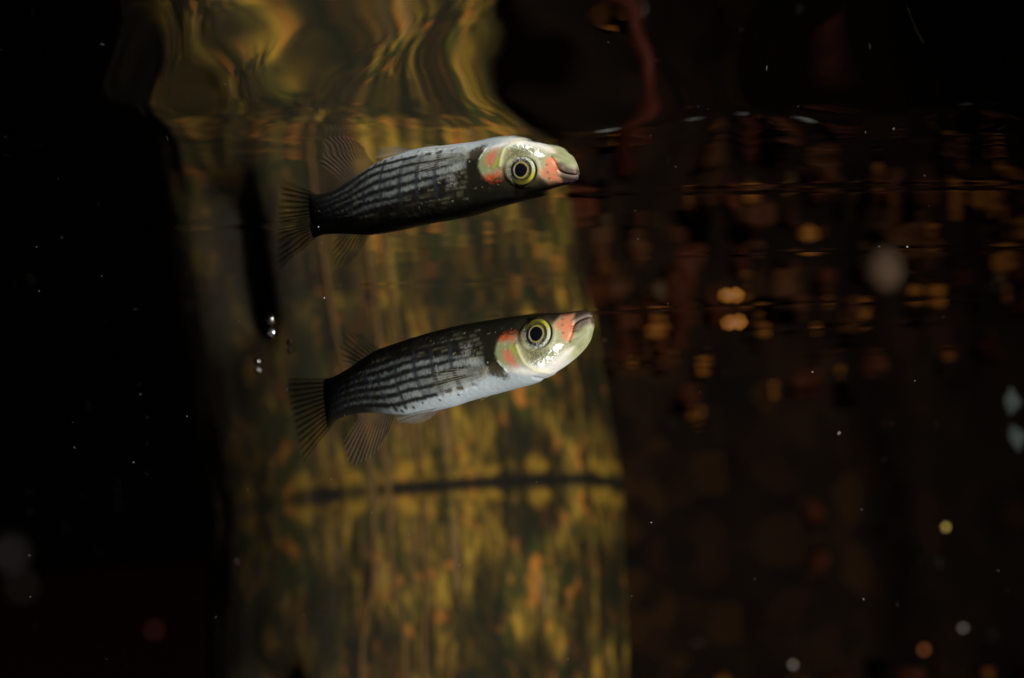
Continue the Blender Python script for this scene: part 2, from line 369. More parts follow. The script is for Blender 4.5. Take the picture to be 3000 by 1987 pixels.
    # crossbars between the stripes
    for b in (25.6, 29.7, 33.6, 38.3, 42.9, 46.6, 50.0, 53.0, 55.6):
        sb = b+(.63-t)*1.3+.25*nb(t*9, t*0+b, 87)
        inb = sstep(stripes_t(-1, S)-.02, stripes_t(-1, S)+.02, t)*(1-sstep(stripes_t(4, S)-.02, stripes_t(4, S), t))
        rowv = .55+.45*value_noise(np.floor((t-.1)/.12)*1.7+b, S*0+b, 89)
        f = np.exp(-((S-sb)/np.interp(b, [25, 56], [.46, .36]))**4)*inb*np.clip(rowv*1.4, 0, 1)
        col = lerp(col, [.022, .025, .034], f*.90*body)
    # loose spots on the lower flank
    for (a, b, r) in ((38.4,-23.6,.45),(41.0,-23.5,.55),(36.7,-23.9,.32),(39.8,-24.05,.35),(30.5,-23.6,.25),(26.5,-23.3,.22),(34.2,-23.5,.2)):
        col = lerp(col, [.012, .012, .014], .9*np.exp(-(np.hypot(S-a, Z-b)/r)**4))
    # tail root darkens: shade of the unlit tail painted over its pigment
    col = lerp(col, [.010, .009, .007], np.maximum(sstep(56.5, 60.5, S)*.9, sstep(44, 50, S)*sstep(.86, .93, t)*.9))
    # ---- head
    head = 1-body
    hd = sstep(18.5, 16.8, S)*1.0
    hd = np.maximum(op, sstep(14.0, 12.5, S))
    hline = np.interp(S, [0, 3, 5.2, 6.2, 7.5, 9, 12, 15, 17.5], [-13.6, -12.8, -13.0, -14.3, -14.2, -13.6, -15.2, -15.7, -15.4])
    crown = sstep(hline-.5, hline+.7, Z+.25*n2)
    skin = np.zeros_like(col)+np.array([.27, .26, .16])
    skin = lerp(skin, [.14, .17, .065], np.clip(.5+.8*n1, 0, 1)*.5)
    skin = lerp(skin, [.40, .40, .37], sstep(-19.6, -21.2, Z))
    skin = lerp(skin, [.060, .040, .024], crown)
    skin = lerp(skin, [.016, .014, .008], sstep(hline+.2, hline+1.5, Z))
    skin = skin*(1+.22*n2+.15*n1+.10*n3)[..., None]
    col = lerp(col, skin, hd)
    # translucent grey throat behind the gill cover
    thr = sstep(-20.6, -21.6, Z)*sstep(8, 11, S)*sstep(21, 16, S); col = lerp(col, [.26, .30, .31], thr*(1-op)*.9)
    # dark shoulder just behind the gill cover
    sh = np.exp(-((S-18.2)/1.3)**2)*(1-op)*sstep(-20.2, -19.2, Z); col = lerp(col, [.010, .010, .006], np.clip(sh*1.4, 0, 1))
    # dark skin round and behind the eye, olive in front
    col = lerp(col, [.045, .032, .018], hd*sstep(4.1, 3.0, eye_r)*sstep(-17.6, -16.2, Z)*np.clip(.8+.4*n2, 0, 1)*sstep(6.0, 8.0, S))
    col = lerp(col, [.020, .016, .009], hd*sstep(4.6, 3.2, eye_r)*sstep(-15.8, -14.2, Z)*sstep(7.0, 8.6, S))
    # dusky speckled cheek below the eye with silver flakes
    cheek = soft(SW, ZW, [(11.3,-17.9),(11.0,-19.3),(10.0,-20.3),(8.6,-20.2),(6.9,-19.2),(6.2,-18.2),(8.5,-18.0)], 1.1)
    col = lerp(col, [.085, .080, .040], hd*cheek*np.clip(.72+.9*n3, 0, 1))
    flake = soft(SW, ZW, [(5.0,-17.7),(5.6,-18.8),(6.8,-20.3),(8.7,-21.0),(10.3,-21.0),(10.8,-20.2),(9.6,-19.9),(8.2,-19.4),(7.1,-18.8),(6.0,-17.6)], .9)
    fl_on = np.clip((n3*1.1+.6*n2-.16)*5, 0, 1)*flake*hd
    col = lerp(col, [.84, .90, .84], fl_on)
    for (a, b, r1, r2) in ((5.75,-18.25,.75,.42),(9.1,-20.75,.65,.32),(7.7,-19.75,.35,.22)):
        f = np.clip(1.5-((S-a)/r1)**2-((Z-b+.35*(S-a))/r2)**2+.8*n2, 0, 1)*hd; col = lerp(col, [.9, .93, .9], f); fl_on = np.maximum(fl_on, f)
    # silvery white jaw and branchiostegal edge
    wj, _ = seg_dist(S, Z, [(13.5,-21.3),(11,-21.6),(8.5,-21.3),(6.4,-20.4),(4.6,-19.2)]); col = lerp(col, [.52, .50, .45], hd*np.exp(-(wj/.55)**2)*.85)
    pj, _ = seg_dist(S, Z, [(4.2,-19.0),(2.7,-17.9),(1.3,-16.6)]); col = lerp(col, [.52, .45, .38], hd*np.exp(-(pj/.28)**2)*.8)
    gj = soft(SW, ZW, [(3.9,-17.9),(3.2,-16.9),(2.4,-16.4),(1.4,-15.5),(.2,-15.2),(-.5,-16.5),(.9,-17.6),(2.6,-19.0)], .8)
    col = lerp(col, [.15, .16, .075], hd*gj*.85)
    # lips
    dg2, sd2 = seg_dist(S, Z, GAPE)
    below = Z < np.interp(S, [0, .35, 1.1, 1.95, 2.75], [-13.45, -13.45, -13.6, -13.95, -14.75])
    lip = sstep(1.9, .9, dg2+.12*n2)*np.clip((3.6-S)/.5, 0, 1)
    col = lerp(col, [.045, .027, .018], np.where(below, lip, 0)*.95)
    up = np.where(~below, np.clip((2.9-S)/.5, 0, 1), 0); col = lerp(col, [.036, .025, .021], up*.92)
    col = lerp(col, [.30, .22, .20], np.exp(-((dg2-.16)/.07)**2)*lipm*.35)
    lj, _ = seg_dist(S, Z, [(2.75,-15.3),(3.2,-16.3),(3.8,-17.4)]); col = lerp(col, [.12, .07, .012], hd*np.exp(-(lj/.30)**2)*.85)
    # orange patches and red gill spot
    nas = soft(SW, ZW, [(4.95,-12.5),(3.0,-12.6),(2.75,-14.5),(3.3,-16.5),(3.9,-17.4),(4.7,-16.8),(4.75,-15.4),(5.5,-15.1),(5.65,-13.9),(4.8,-13.4)], .8)
    col = lerp(col, [.54, .135, .060], nas*np.clip(.70+.7*n2+.5*n3, 0, 1)); col = lerp(col, [.55, .24, .15], nas*np.clip(-.1+.9*n1, 0, .6))
    for (a, b) in ((4.65,-13.4),(4.6,-14.5),(4.55,-15.9)): col = lerp(col, [.10, .09, .04], .8*np.exp(-((np.hypot(S-a, Z-b)-.16)/.10)**2))
    o2 = soft(SW, ZW, [(16.3,-15.6),(14.9,-14.4),(13.5,-14.4),(12.6,-15.3),(12.6,-16.3),(14.1,-16.3),(15.4,-15.9)], 1.2)
    col = lerp(col, [.42, .075, .018], o2*np.clip(.6+1.2*n2+.6*n3, 0, 1))
    opm = op*hd*sstep(12.6, 13.2, S)*sstep(-20.6, -19.0, Z)
    col = lerp(col, [.17, .20, .085], opm*sstep(-16.0, -16.6, Z)*.8*(1-o2))
    red = soft(SW, ZW, [(14.9,-17.2),(14.0,-17.5),(13.5,-19.1),(13.1,-20.4),(14.3,-20.1),(15.1,-19.0),(15.5,-17.8)], 1.1)
    col = lerp(col, [.46, .085, .06], red*np.clip(.75+.5*n2+.5*n3, 0, 1))
    ye = soft(SW, ZW, [(14.2,-16.8),(12.6,-17.0),(12.2,-18.4),(13.1,-18.9),(13.7,-17.8)], .7); col = lerp(col, [.26, .27, .03], ye*.8)
    col = lerp(col, [.60, .56, .30], np.exp(-((pre-.05)/.20)**2)*hd*.6)
    oe, _ = seg_dist(S, Z, [(16.6,-18.9),(16.0,-20.1),(15.5,-20.9)]); f = np.clip(1.2*np.exp(-(oe/.20)**2)+.9*n2+.5*n3-.35, 0, 1)*np.exp(-(oe/.5)**2); col = lerp(col, [.8, .92, .82], f); fl_on = np.maximum(fl_on, f)
    # black blotch at the pectoral base
    bl = soft(SW, ZW, [(17.4,-19.1),(16.5,-19.6),(15.6,-21.7),(16.3,-22.2),(17.4,-21.6),(19.2,-21.0),(18.7,-19.7)], .9)
    col = lerp(col, [.035, .026, .014], np.clip(bl*1.2+.9*n3*bl-.15, 0, 1)*.95)
    # guanine pearls along the lower flank
    for (a, b) in ((27.2,-22.9),(28.6,-23.0),(30.1,-23.3),(24.4,-22.8),(25.8,-23.0),(22.8,-22.6)):
        f = np.exp(-(np.hypot(S-a, (Z-b)*1.2)/.34)**2); f = f*np.clip(.4+.8*n2, 0, 1); col = lerp(col, [.75, .8, .82], f*.6); fl_on = np.maximum(fl_on, f*.5)
    # sparse gold and green iridophores on the dark shoulder
    rs = np.random.default_rng(5)
    for _ in range(34):
        a, b, r = rs.uniform(9.5, 32), rs.uniform(-19.5, -12.5), rs.uniform(.05, .12)
        f = np.exp(-(np.hypot(S-a, Z-b)/r)**2)*.8; c = [(.5, .36, .10), (.30, .50, .34), (.5, .5, .42)][rs.integers(3)]; col = lerp(col, c, f)
    gloss = np.clip(.25+.75*np.maximum(fl_on, bel*.35), 0, 1)
    metal = np.clip(fl_on*.12+fl*.08*(1-bel), 0, 1)
    V = place(S, LAT2, Z2).reshape(-1, 3); ns, nr = S.shape
    Fc = grid_faces(ns, nr, True)[:, ::-1].tolist()
    cz = [float(place(np.array(x), np.array(0.), np.array(z))[k]) for x, z in ((-.12, -14.5), (61.75, -18.9)) for k in range(3)]
    V = np.vstack([V, [cz[:3]], [cz[3:]]]); i0, i1 = ns*nr, ns*nr+1
    Fc += [(i0, k, (k+1) % nr) for k in range(nr)]+[(i1, (ns-1)*nr+(k+1) % nr, (ns-1)*nr+k) for k in range(nr)]
    rgba = np.concatenate([np.clip(col, 0, 1), np.ones(S.shape+(1,))], -1).reshape(-1, 4)
    rgba = np.vstack([rgba, rgba[0], rgba[-1]])
    g = np.append(gloss.reshape(-1), [.3, .3]); mt = np.append(metal.reshape(-1), [0, 0])
    return mesh_obj("body", V, Fc, m_skin, root, cols={'pigment': rgba}, scal={'gloss': g, 'flake': mt})

m_skin, n, l, p = new_mat("fish_skin")
at = n.new('ShaderNodeAttribute'); at.attribute_name = 'pigment'; l.new(at.outputs['Color'], p.inputs['Base Color'])
ag = n.new('ShaderNodeAttribute'); ag.attribute_name = 'gloss'
am = n.new('ShaderNodeAttribute'); am.attribute_name = 'flake'; l.new(am.outputs['Fac'], p.inputs['Metallic'])
mr = n.new('ShaderNodeMapRange'); mr.inputs['To Min'].default_value = .50; mr.inputs['To Max'].default_value = .26
l.new(ag.outputs['Fac'], mr.inputs[0]); l.new(mr.outputs[0], p.inputs['Roughness']); p.inputs['IOR'].default_value = 1.24
tc = n.new('ShaderNodeTexCoord'); nz = n.new('ShaderNodeTexNoise'); nz.inputs['Scale'].default_value = 4200; nz.inputs['Detail'].default_value = 3
l.new(tc.outputs['Object'], nz.inputs[0]); bp = n.new('ShaderNodeBump'); bp.inputs['Strength'].default_value = .35; bp.inputs['Distance'].default_value = .00006
l.new(nz.outputs[0], bp.inputs['Height']); l.new(bp.outputs[0], p.inputs['Normal'])

m_eye, n, l, p = new_mat("fish_eye")
at = n.new('ShaderNodeAttribute'); at.attribute_name = 'pigment'; l.new(at.outputs['Color'], p.inputs['Base Color'])
am = n.new('ShaderNodeAttribute'); am.attribute_name = 'flake'; l.new(am.outputs['Fac'], p.inputs['Metallic'])
p.inputs['Roughness'].default_value = .32; p.inputs['IOR'].default_value = 1.38
tc = n.new('ShaderNodeTexCoord'); nz = n.new('ShaderNodeTexNoise'); nz.inputs['Scale'].default_value = 3500; nz.inputs['Detail'].default_value = 2
l.new(tc.outputs['Object'], nz.inputs[0]); bp = n.new('ShaderNodeBump'); bp.inputs['Strength'].default_value = .4; bp.inputs['Distance'].default_value = .00008
l.new(nz.outputs[0], bp.inputs['Height']); l.new(bp.outputs[0], p.inputs['Normal'])

def make_eye(root, side):
    """domed eyeball: dark pupil, gold ring, dusky iris, silver-gold outer ring; pupil a separate sub-part"""
    nr_, na = 70, 140
    r = np.linspace(.03, 1, nr_); a = np.linspace(0, 2*np.pi, na, endpoint=False)
    R_, A = np.meshgrid(r, a, indexing='ij')
    RX, RZ = 2.62, 2.72
    dome = 1.05*np.sqrt(np.clip(1-(R_*.93)**2, 0, 1))-.30
    ss = S_EYE-R_*np.cos(A)*RX; zz = Z_EYE+R_*np.sin(A)*RZ
    W0 = float(cubic(WIDE, np.array(S_EYE)))
    # seat the eye on the flank: lateral position of the skin at the eye, falling away above and below
    lat = W0*.955+dome*.62-.10*(zz-Z_EYE)-.035*(ss-S_EYE)*-1-.03*(zz-Z_EYE)**2*0
    wr = fbm(ss*2.6, zz*2.6+side*9, 3, 91); fine = fbm(ss*7, zz*7+side*9, 2, 93)
    top = np.sin(A); frontw = np.cos(A); RW = R_+.022*wr+.012*fine
    col = np.zeros(R_.shape+(3,))+np.array([.30, .30, .27]); met = np.full(R_.shape, .35)
    gold = sstep(.0, .8, top+.25*frontw+.3*wr)
    outer = lerp(np.zeros_like(col)+np.array([.50, .54, .46])*np.clip(.75+.9*fine+.6*wr, .15, 1.6)[..., None], [.50, .46, .035], gold)
    outer = lerp(outer, [.60, .66, .42], sstep(.3, .9, frontw-np.abs(top)*.4)*(1-gold)*.7)
    outer = lerp(outer, [.030, .028, .012], sstep(.35, .95, top-.4*frontw)*.75)
    irisc = np.zeros_like(col)+np.array([.055, .048, .040])
    irisc = lerp(irisc*.6, [.24, .23, .23], np.clip(.2+1.3*wr, 0, 1)*sstep(-.2, -.95, top))
    irisc = lerp(irisc, [.012, .012, .014], sstep(.2, .9, -frontw))
    irisc = lerp(irisc, [.16, .13, .010], sstep(.35, .9, top)*np.clip(.5+wr, 0, 1)*.8)
    col = lerp(outer, irisc, sstep(.82+.05*wr, .74+.05*wr, RW))
    ring = np.exp(-((RW-.515)/.050)**2)*(1+.35*fine)
    col = lerp(col, np.array([.58, .48, .14]), np.clip(ring*1.1, 0, 1)); col = lerp(col, [.85, .80, .60], ring*sstep(.5, .95, -frontw)*.7)
    sl_ = np.exp(-((ss-S_EYE-.05)/.07)**2)*(np.sin(A) < -.5)*sstep(.52, .6, R_)*sstep(.98, .9, R_); col = lerp(col, [.6, .52, .46], sl_*.8)
    col = lerp(col, [.06, .055, .02], sstep(.93, .99, R_))
    met = np.clip(met+.3*ring-.5*sstep(.93, .99, R_), 0, 1)
    V = place(ss, side*lat, zz).reshape(-1, 3)
    Fc = grid_faces(nr_, na, True)
    Fc = (Fc if side > 0 else Fc[:, ::-1]).tolist(); Fc.append(tuple(range(na)) if side < 0 else tuple(range(na))[::-1])
    rgba = np.concatenate([np.clip(col, 0, 1), np.ones(R_.shape+(1,))], -1).reshape(-1, 4)
    eye = mesh_obj("eye", V, Fc, m_eye, root, cols={'pigment': rgba}, scal={'flake': met.reshape(-1)})
    # pupil: a slightly proud black lens, a touch pointed at the lower front
    nr2 = 16; r2 = np.linspace(.02, 1, nr2); R2, A2 = np.meshgrid(r2, a, indexing='ij')
    k = 1+.02*np.sin(A2*3+1)+.015*np.sin(A2*5)+.10*np.exp(-((np.mod(A2+math.pi*.5+.05, 2*np.pi)-np.pi*0)/.35)**2)+.10*np.exp(-((np.mod(A2+math.pi*.5+.05, 2*np.pi)-2*np.pi)/.35)**2)
    s2 = S_EYE-R2*np.cos(A2)*RX*.44*k; z2 = Z_EYE+.03+R2*np.sin(A2)*RZ*.445*k
    rr = np.hypot((s2-S_EYE)/RX, (z2-Z_EYE)/RZ)
    l2 = W0*.955+(1.05*np.sqrt(1-(rr*.93)**2)-.30)*.62-.10*(z2-Z_EYE)+.035*(s2-S_EYE)+.05+.05*np.sqrt(np.clip(1-R2**2, 0, 1))
    V2 = place(s2, side*l2, z2).reshape(-1, 3); F2 = grid_faces(nr2, na, True); F2 = (F2 if side > 0 else F2[:, ::-1]).tolist(); F2.append(tuple(range(na)) if side < 0 else tuple(range(na))[::-1])
    mesh_obj("pupil", V2, F2, m_pupil, eye)
    return eye
m_pupil, n, l, p = new_mat("fish_pupil"); p.inputs['Base Color'].default_value = (.003, .004, .006, 1); p.inputs['Roughness'].default_value = .12; p.inputs['IOR'].default_value = 1.2

def fin_material(name, trans=.35):
    m, n, l, p = new_mat(name); n.remove(p)
    at = n.new('ShaderNodeAttribute'); at.attribute_name = 'veil'; ac = n.new('ShaderNodeAttribute'); ac.attribute_name = 'pigment'
    df = n.new('ShaderNodeBsdfDiffuse'); tl = n.new('ShaderNodeBsdfTranslucent'); ms = n.new('ShaderNodeMixShader'); ms.inputs[0].default_value = trans
    for q in (df, tl): l.new(ac.outputs['Color'], q.inputs[0])
    tr = n.new('ShaderNodeBsdfTransparent'); m2 = n.new('ShaderNodeMixShader')
    l.new(at.outputs['Fac'], m2.inputs[0])
    l.new(df.outputs[0], ms.inputs[1]); l.new(tl.outputs[0], ms.inputs[2]); l.new(tr.outputs[0], m2.inputs[1]); l.new(ms.outputs[0], m2.inputs[2])
    l.new(m2.outputs[0], n['Material Output'].inputs[0]); return m
def plain(name, c, rough=.6):
    m, n, l, p = new_mat(name); p.inputs['Base Color'].default_value = (*c, 1); p.inputs['Roughness'].default_value = rough; p.inputs['IOR'].default_value = 1.36; return m
def poly_at(tab, q):
    P = np.array(tab, float); d = np.concatenate([[0], np.cumsum(np.hypot(*np.diff(P, axis=0).T))]); d /= d[-1]
    return np.stack([cubic(list(zip(d, P[:, 0])), q), cubic(list(zip(d, P[:, 1])), q)], -1)
def make_fin(root, name, base, tip, lat0, lat1, mat, ray_mat, nray, ray_w, clear, band, bulge=0, split=True, curl=0.0):
    """fan of rays between a base line and an outer edge (chart coordinates), membrane with real corrugation"""
    na, nb_ = nray*8+1, 26
    a = np.linspace(0, 1, na); b = np.linspace(0, 1, nb_)
    Bp = poly_at(base, a)[:, None, :]; Tp = poly_at(tip, a)[:, None, :]; bb = b[None, :, None]
    rag = 1+.035*fbm(a*nray*2.2, a*0, 3, nray+5)[:, None, None]*bb
    C = Bp+(Tp-Bp)*bb*rag
    lat = lat0+(lat1-lat0)*b[None, :]+.10*np.sin(a*nray*2*np.pi)[:, None]*b[None, :]+bulge*np.sin(np.pi*a)[:, None]*b[None, :]**2+curl*np.sin(b*3)[None, :]*np.cos(a*3.1)[:, None]
    # pigment: a band along every ray that frays outwards, clearer membrane between (colour, opacity each)
    wob = fbm(a[:, None]*nray*1.5+b[None, :]*0, b[None, :]*5+a[:, None]*0, 2, nray)
    ph = np.cos(a*nray*2*np.pi)[:, None]+.35*wob
    f = sstep(-.35, .75, ph)*np.interp(b, [0, .8, 1], [1, .85, .4])[None, :]
    tint = lerp(np.zeros(f.shape+(3,))+np.array(clear[0]), band[0], f)
    veil = (clear[1]+(band[1]-clear[1])*f)*np.interp(b, [0, .85, 1], [1, .95, .6])[None, :]*np.interp(a, [0, .06, .94, 1], [.7, 1, 1, .7])[:, None]
    V = place(C[..., 0], lat, C[..., 1]).reshape(-1, 3)
    rgba = np.concatenate([tint, np.ones(f.shape+(1,))], -1).reshape(-1, 4)
    fin = mesh_obj(name, V, grid_faces(na, nb_), mat, root, cols={'pigment': rgba}, scal={'veil': np.clip(veil, 0, 1).reshape(-1)})
    V2, F2 = [], []
    for k in range(nray+1):
        ak = k/nray; i = int(round(ak*(na-1)))
        for sp in ((-1, 1) if split else (0,)):
            bq = np.linspace(.0, .97, 9); pts = []
            for bv in bq:
                av = np.clip(ak+sp*.16/nray*max(0, bv-.45)/.55, 0, 1)
                c = poly_at(base, np.array([av]))[0]*(1-bv)+poly_at(tip, np.array([av]))[0]*bv
                lt = lat0+(lat1-lat0)*bv+bulge*math.sin(math.pi*av)*bv**2+curl*math.sin(bv*3)*math.cos(av*3.1)
                pts.append(tuple(place(np.array(c[0]), np.array(lt), np.array(c[1]))))
            v, f = tube(pts, [ray_w*.001*(1-.72*q) for q in bq], 6); o = len(V2)
            V2 += v; F2 += [tuple(x+o for x in q) for q in f]
    mesh_obj("fin_rays", V2, F2, ray_mat, fin)
    return fin
def make_fish():
    root = empty("fish", FISH_AT)
    tag(root, "small striped silver fish with orange cheeks swimming just below the surface", "fish")
    make_body(root); make_eye(root, 1); make_eye(root, -1)
    dark_ray = plain("dark_fin_ray", (.012, .010, .008)); pale_ray = plain("pale_fin_ray", (.10, .072, .052)); thin_ray = plain("thin_fin_ray", (.30, .25, .12))
    m_fin = fin_material("fin_membrane"); m_soft = fin_material("pale_fin_membrane", .45)
    OCH, BLK = (.075, .055, .020), (.006, .005, .004)
    make_fin(root, "tail_fin", [(60.6,-14.5),(61.5,-17),(61.5,-21),(60.3,-23.4)], [(76.5,-11.6),(75.6,-14.2),(74.6,-17.2),(73.2,-21.0),(72.3,-25),(72.4,-28.7)], 0, -.3, m_fin, dark_ray, 13, .045, (OCH, .42), (BLK, .88), bulge=.8)
    make_fin(root, "dorsal_fin", [(45.0,-11.9),(47.8,-12.5),(51.2,-13.5)], [(49.6,-7.9),(53.6,-6.7),(55.4,-7.8),(55.6,-9.8),(55.4,-12.0)], 0, .4, m_fin, dark_ray, 8, .05, (OCH, .18), (BLK, .62))
    make_fin(root, "anal_fin", [(42.7,-24.0),(46.5,-23.1),(50.8,-22.4)], [(44.4,-27.6),(47.0,-29.9),(50.6,-31.5),(53.2,-31.9),(55.2,-30.6),(56.2,-27.0)], 0, .8, m_soft, pale_ray, 13, .010, ((.15, .105, .075), .60), ((.12, .082, .058), .66))
    for sd in (1, -1):
        make_fin(root, "pelvic_fin", [(31.4,-24.5),(33.2,-24.7)], [(41.9,-24.9),(41.0,-26.0),(38.6,-26.3),(36.0,-25.9)], sd*1.1, sd*1.3, m_soft, pale_ray, 6, .012, ((.34, .35, .34), .34), ((.38, .39, .38), .40))
        make_fin(root, "pectoral_fin", [(18.6,-19.8),(18.9,-20.7),(19.1,-21.6)], [(30.8,-18.6),(31.3,-20.4),(30.6,-22.2),(29.4,-23.3),(27.8,-23.9)], sd*4.75, sd*5.2, m_soft, thin_ray, 11, .030, ((.4, .4, .34), .02), ((.3, .28, .18), .11))
    return root
fish = make_fish()
# ================================================================= bubbles under the surface
m_air, n, l, p = new_mat("air_bubble"); n.remove(p)
gb = n.new('ShaderNodeBsdfGlass'); gb.inputs['IOR'].default_value = .75; gb.inputs['Roughness'].default_value = .02; gs = n.new('ShaderNodeBsdfGlossy'); gs.inputs['Roughness'].default_value = .13; mb = n.new('ShaderNodeMixShader'); mb.inputs[0].default_value = .38   # silvery skin of an air bubble
l.new(gb.outputs[0], mb.inputs[1]); l.new(gs.outputs[0], mb.inputs[2]); l.new(mb.outputs[0], n['Material Output'].inputs[0])
def ball(nu=32, nv=20):
    V = [(0, 0, 1)]+[(math.sin(math.pi*j/nv)*math.cos(2*math.pi*i/nu), math.sin(math.pi*j/nv)*math.sin(2*math.pi*i/nu), math.cos(math.pi*j/nv)) for j in range(1, nv) for i in range(nu)]+[(0, 0, -1)]
    Fc = [(0, 1+i, 1+(i+1) % nu) for i in range(nu)]
    for j in range(nv-2):
        Fc += [(1+j*nu+i, 1+(j+1)*nu+i, 1+(j+1)*nu+(i+1) % nu, 1+j*nu+(i+1) % nu) for i in range(nu)]
    b = 1+(nv-2)*nu; Fc += [(b+i, b+nu, b+(i+1) % nu) for i in range(nu)]
    return V, Fc
bv, bf = ball()
for x, y, r, lab in ((-.04625, .4412, .00125, "largest round air bubble under the surface left of the fish"),
                     (-.04527, .4655, .00082, "small air bubble nearest the fish's back, right of the largest bubble"),
                     (-.05435, .4860, .00090, "lowest of the three air bubbles beside the fish")):
    o = mesh_obj("air_bubble", [(a*r, b*r, c*r*.94) for a, b, c in bv], bf, m_air); o.location = (x, y, LEVEL-r*.98)
    tag(o, lab, "bubble", "air bubbles under the surface")
# ================================================================= bank litter, roots, drifting bits
def bank_y(x, z):
    yy = np.linspace(.85, 1.45, 900); h = bed_height(np.full_like(yy, x), yy)
    k = np.nonzero(h > z)[0]; return float(yy[k[0]]) if len(k) else 1.3
def leaf_mesh(seed):
    r = random.Random(seed); nu, nv = 8, 5; V = []; ex = .6+.9*r.random(); wd = .30+.30*r.random()
    for i in range(nu):
        u = i/(nu-1); w = math.sin(math.pi*min(.96, max(.05, u))**ex)*wd*(.75+.5*r.random())
        for j in range(nv):
            v = j/(nv-1)*2-1
            V.append((u-.5, v*w, .30*abs(v)*w+.22*math.sin(u*2.6)+.06*r.random()))
    n0 = len(V); V += [(x, y, z-.035) for x, y, z in V]
    Fc = grid_faces(nu, nv).tolist(); Fc += [[q+n0 for q in f][::-1] for f in Fc]
    rim = [i*nv for i in range(nu)]+[(nu-1)*nv+j for j in range(1, nv)]+[i*nv+nv-1 for i in range(nu-2, -1, -1)]+[j for j in range(nv-2, 0, -1)]
    Fc += [[rim[k], rim[(k+1) % len(rim)], rim[(k+1) % len(rim)]+n0, rim[k]+n0] for k in range(len(rim))]
    return V, Fc
def leaf_mat(name, c, dark=.4):
    m, n, l, p = new_mat(name); p.inputs['Roughness'].default_value = .6; p.inputs['IOR'].default_value = 1.2
    tc = n.new('ShaderNodeTexCoord'); nz = n.new('ShaderNodeTexNoise'); nz.inputs['Scale'].default_value = 4; nz.inputs['Detail'].default_value = 4
    cr = n.new('ShaderNodeValToRGB'); cr.color_ramp.elements[0].position = .38; cr.color_ramp.elements[0].color = (*[v*dark for v in c], 1); cr.color_ramp.elements[1].position = .62; cr.color_ramp.elements[1].color = (*c, 1)
    l.new(tc.outputs['Object'], nz.inputs[0]); l.new(nz.outputs[0], cr.inputs[0]); l.new(cr.outputs[0], p.inputs[0]); return m
LEAF_MATS = [leaf_mat("orange_dead_leaf", (.52, .185, .025)), leaf_mat("brown_dead_leaf", (.125, .044, .013)), leaf_mat("tan_dead_leaf", (.15, .09, .038)), leaf_mat("russet_dead_leaf", (.115, .030, .011))]
LEAF_DATA = []
for k in range(12):
    o = mesh_obj("dead_leaf", *leaf_mesh(100+k), LEAF_MATS[k % 4]); LEAF_DATA.append(o.data); bpy.data.objects.remove(o)
rl = random.Random(4)
def leaf(kind, loc, size, label, group):
    o = bpy.data.objects.new("dead_leaf", LEAF_DATA[kind]); COL.objects.link(o); o.location = loc; o.scale = (size, size*rl.uniform(.7, 1.5), size)
    o.rotation_euler = (math.pi/2+rl.uniform(-.8, .8), rl.uniform(-3, 3), rl.uniform(-.8, .8))
    return tag(o, label, "leaf", group)
LEAF_NAMES = ("orange", "brown", "tan", "russet")
for k in range(270):
    x = .018+.34*rl.random()**.85
    z = -.068-.14*rl.random() if rl.random() < .90 else (-.006-.055*rl.random() if rl.random() < .3 else -.2-.09*rl.random())
    if z > -.095 and rl.random() < .7: z -= .07
    y = bank_y(x, z)-.003-(.06*rl.random()**3)
    bright = rl.random() < .16+.36*min(1, x/.2)
    kind = rl.choice([0, 0, 4, 8, 2]) if bright else rl.choice([1, 3, 3, 5, 7, 7, 9, 11, 11])
    leaf(kind, (x, y, z), rl.uniform(.004, .013)*(.75 if bright else 1.5), "small %s dead leaf, one of the blurred flecks on the dark bank" % LEAF_NAMES[kind % 4], "%s dead leaves on the bank" % LEAF_NAMES[kind % 4])
def flake_mesh(seed):
    r = random.Random(seed); v, f = ball(10, 7); out = []
    for a, b, c in v:
        k = 1+.35*math.sin(a*3+seed)*math.cos(b*4+seed*.7)+.15*r.random(); out.append((a*k, b*k*.55, c*k*.8))
    return out, f
SCRAP_MATS = [leaf_mat("amber_leaf_scrap", (.13, .046, .005), .5), leaf_mat("umber_leaf_scrap", (.075, .028, .010), .6)]
# bits of leaf hanging just below the surface, each seen with its own mirror image
for x, y, z, s, kind, lab in ((.0457, .470, -.0036, .0046, 0, "bright orange leaf scrap hanging under the surface right of the fish's snout"),):
    v, f = flake_mesh(kind+3); o = mesh_obj("leaf_scrap", [(a*s*.6, b*s*.3, c*s*.42) for a, b, c in v], f, SCRAP_MATS[kind]); o.location = (x, y, z)
    tag(o, lab, "leaf scrap", "leaf scraps hanging under the surface")
m_pale = leaf_mat("pale_petal", (.042, .052, .048), .7)
for x, y, z, s, lab in ((.1535, .720, -.0067, .0085, "pale bluish petal drifting under the surface at the right edge"),):
    v, f = leaf_mesh(301); o = mesh_obj("drifting_petal", v, f, m_pale); o.location = (x, y, z); o.scale = (s, s*.55, s*.6); o.rotation_euler = (1.5, 1.45, .3); tag(o, lab, "petal")
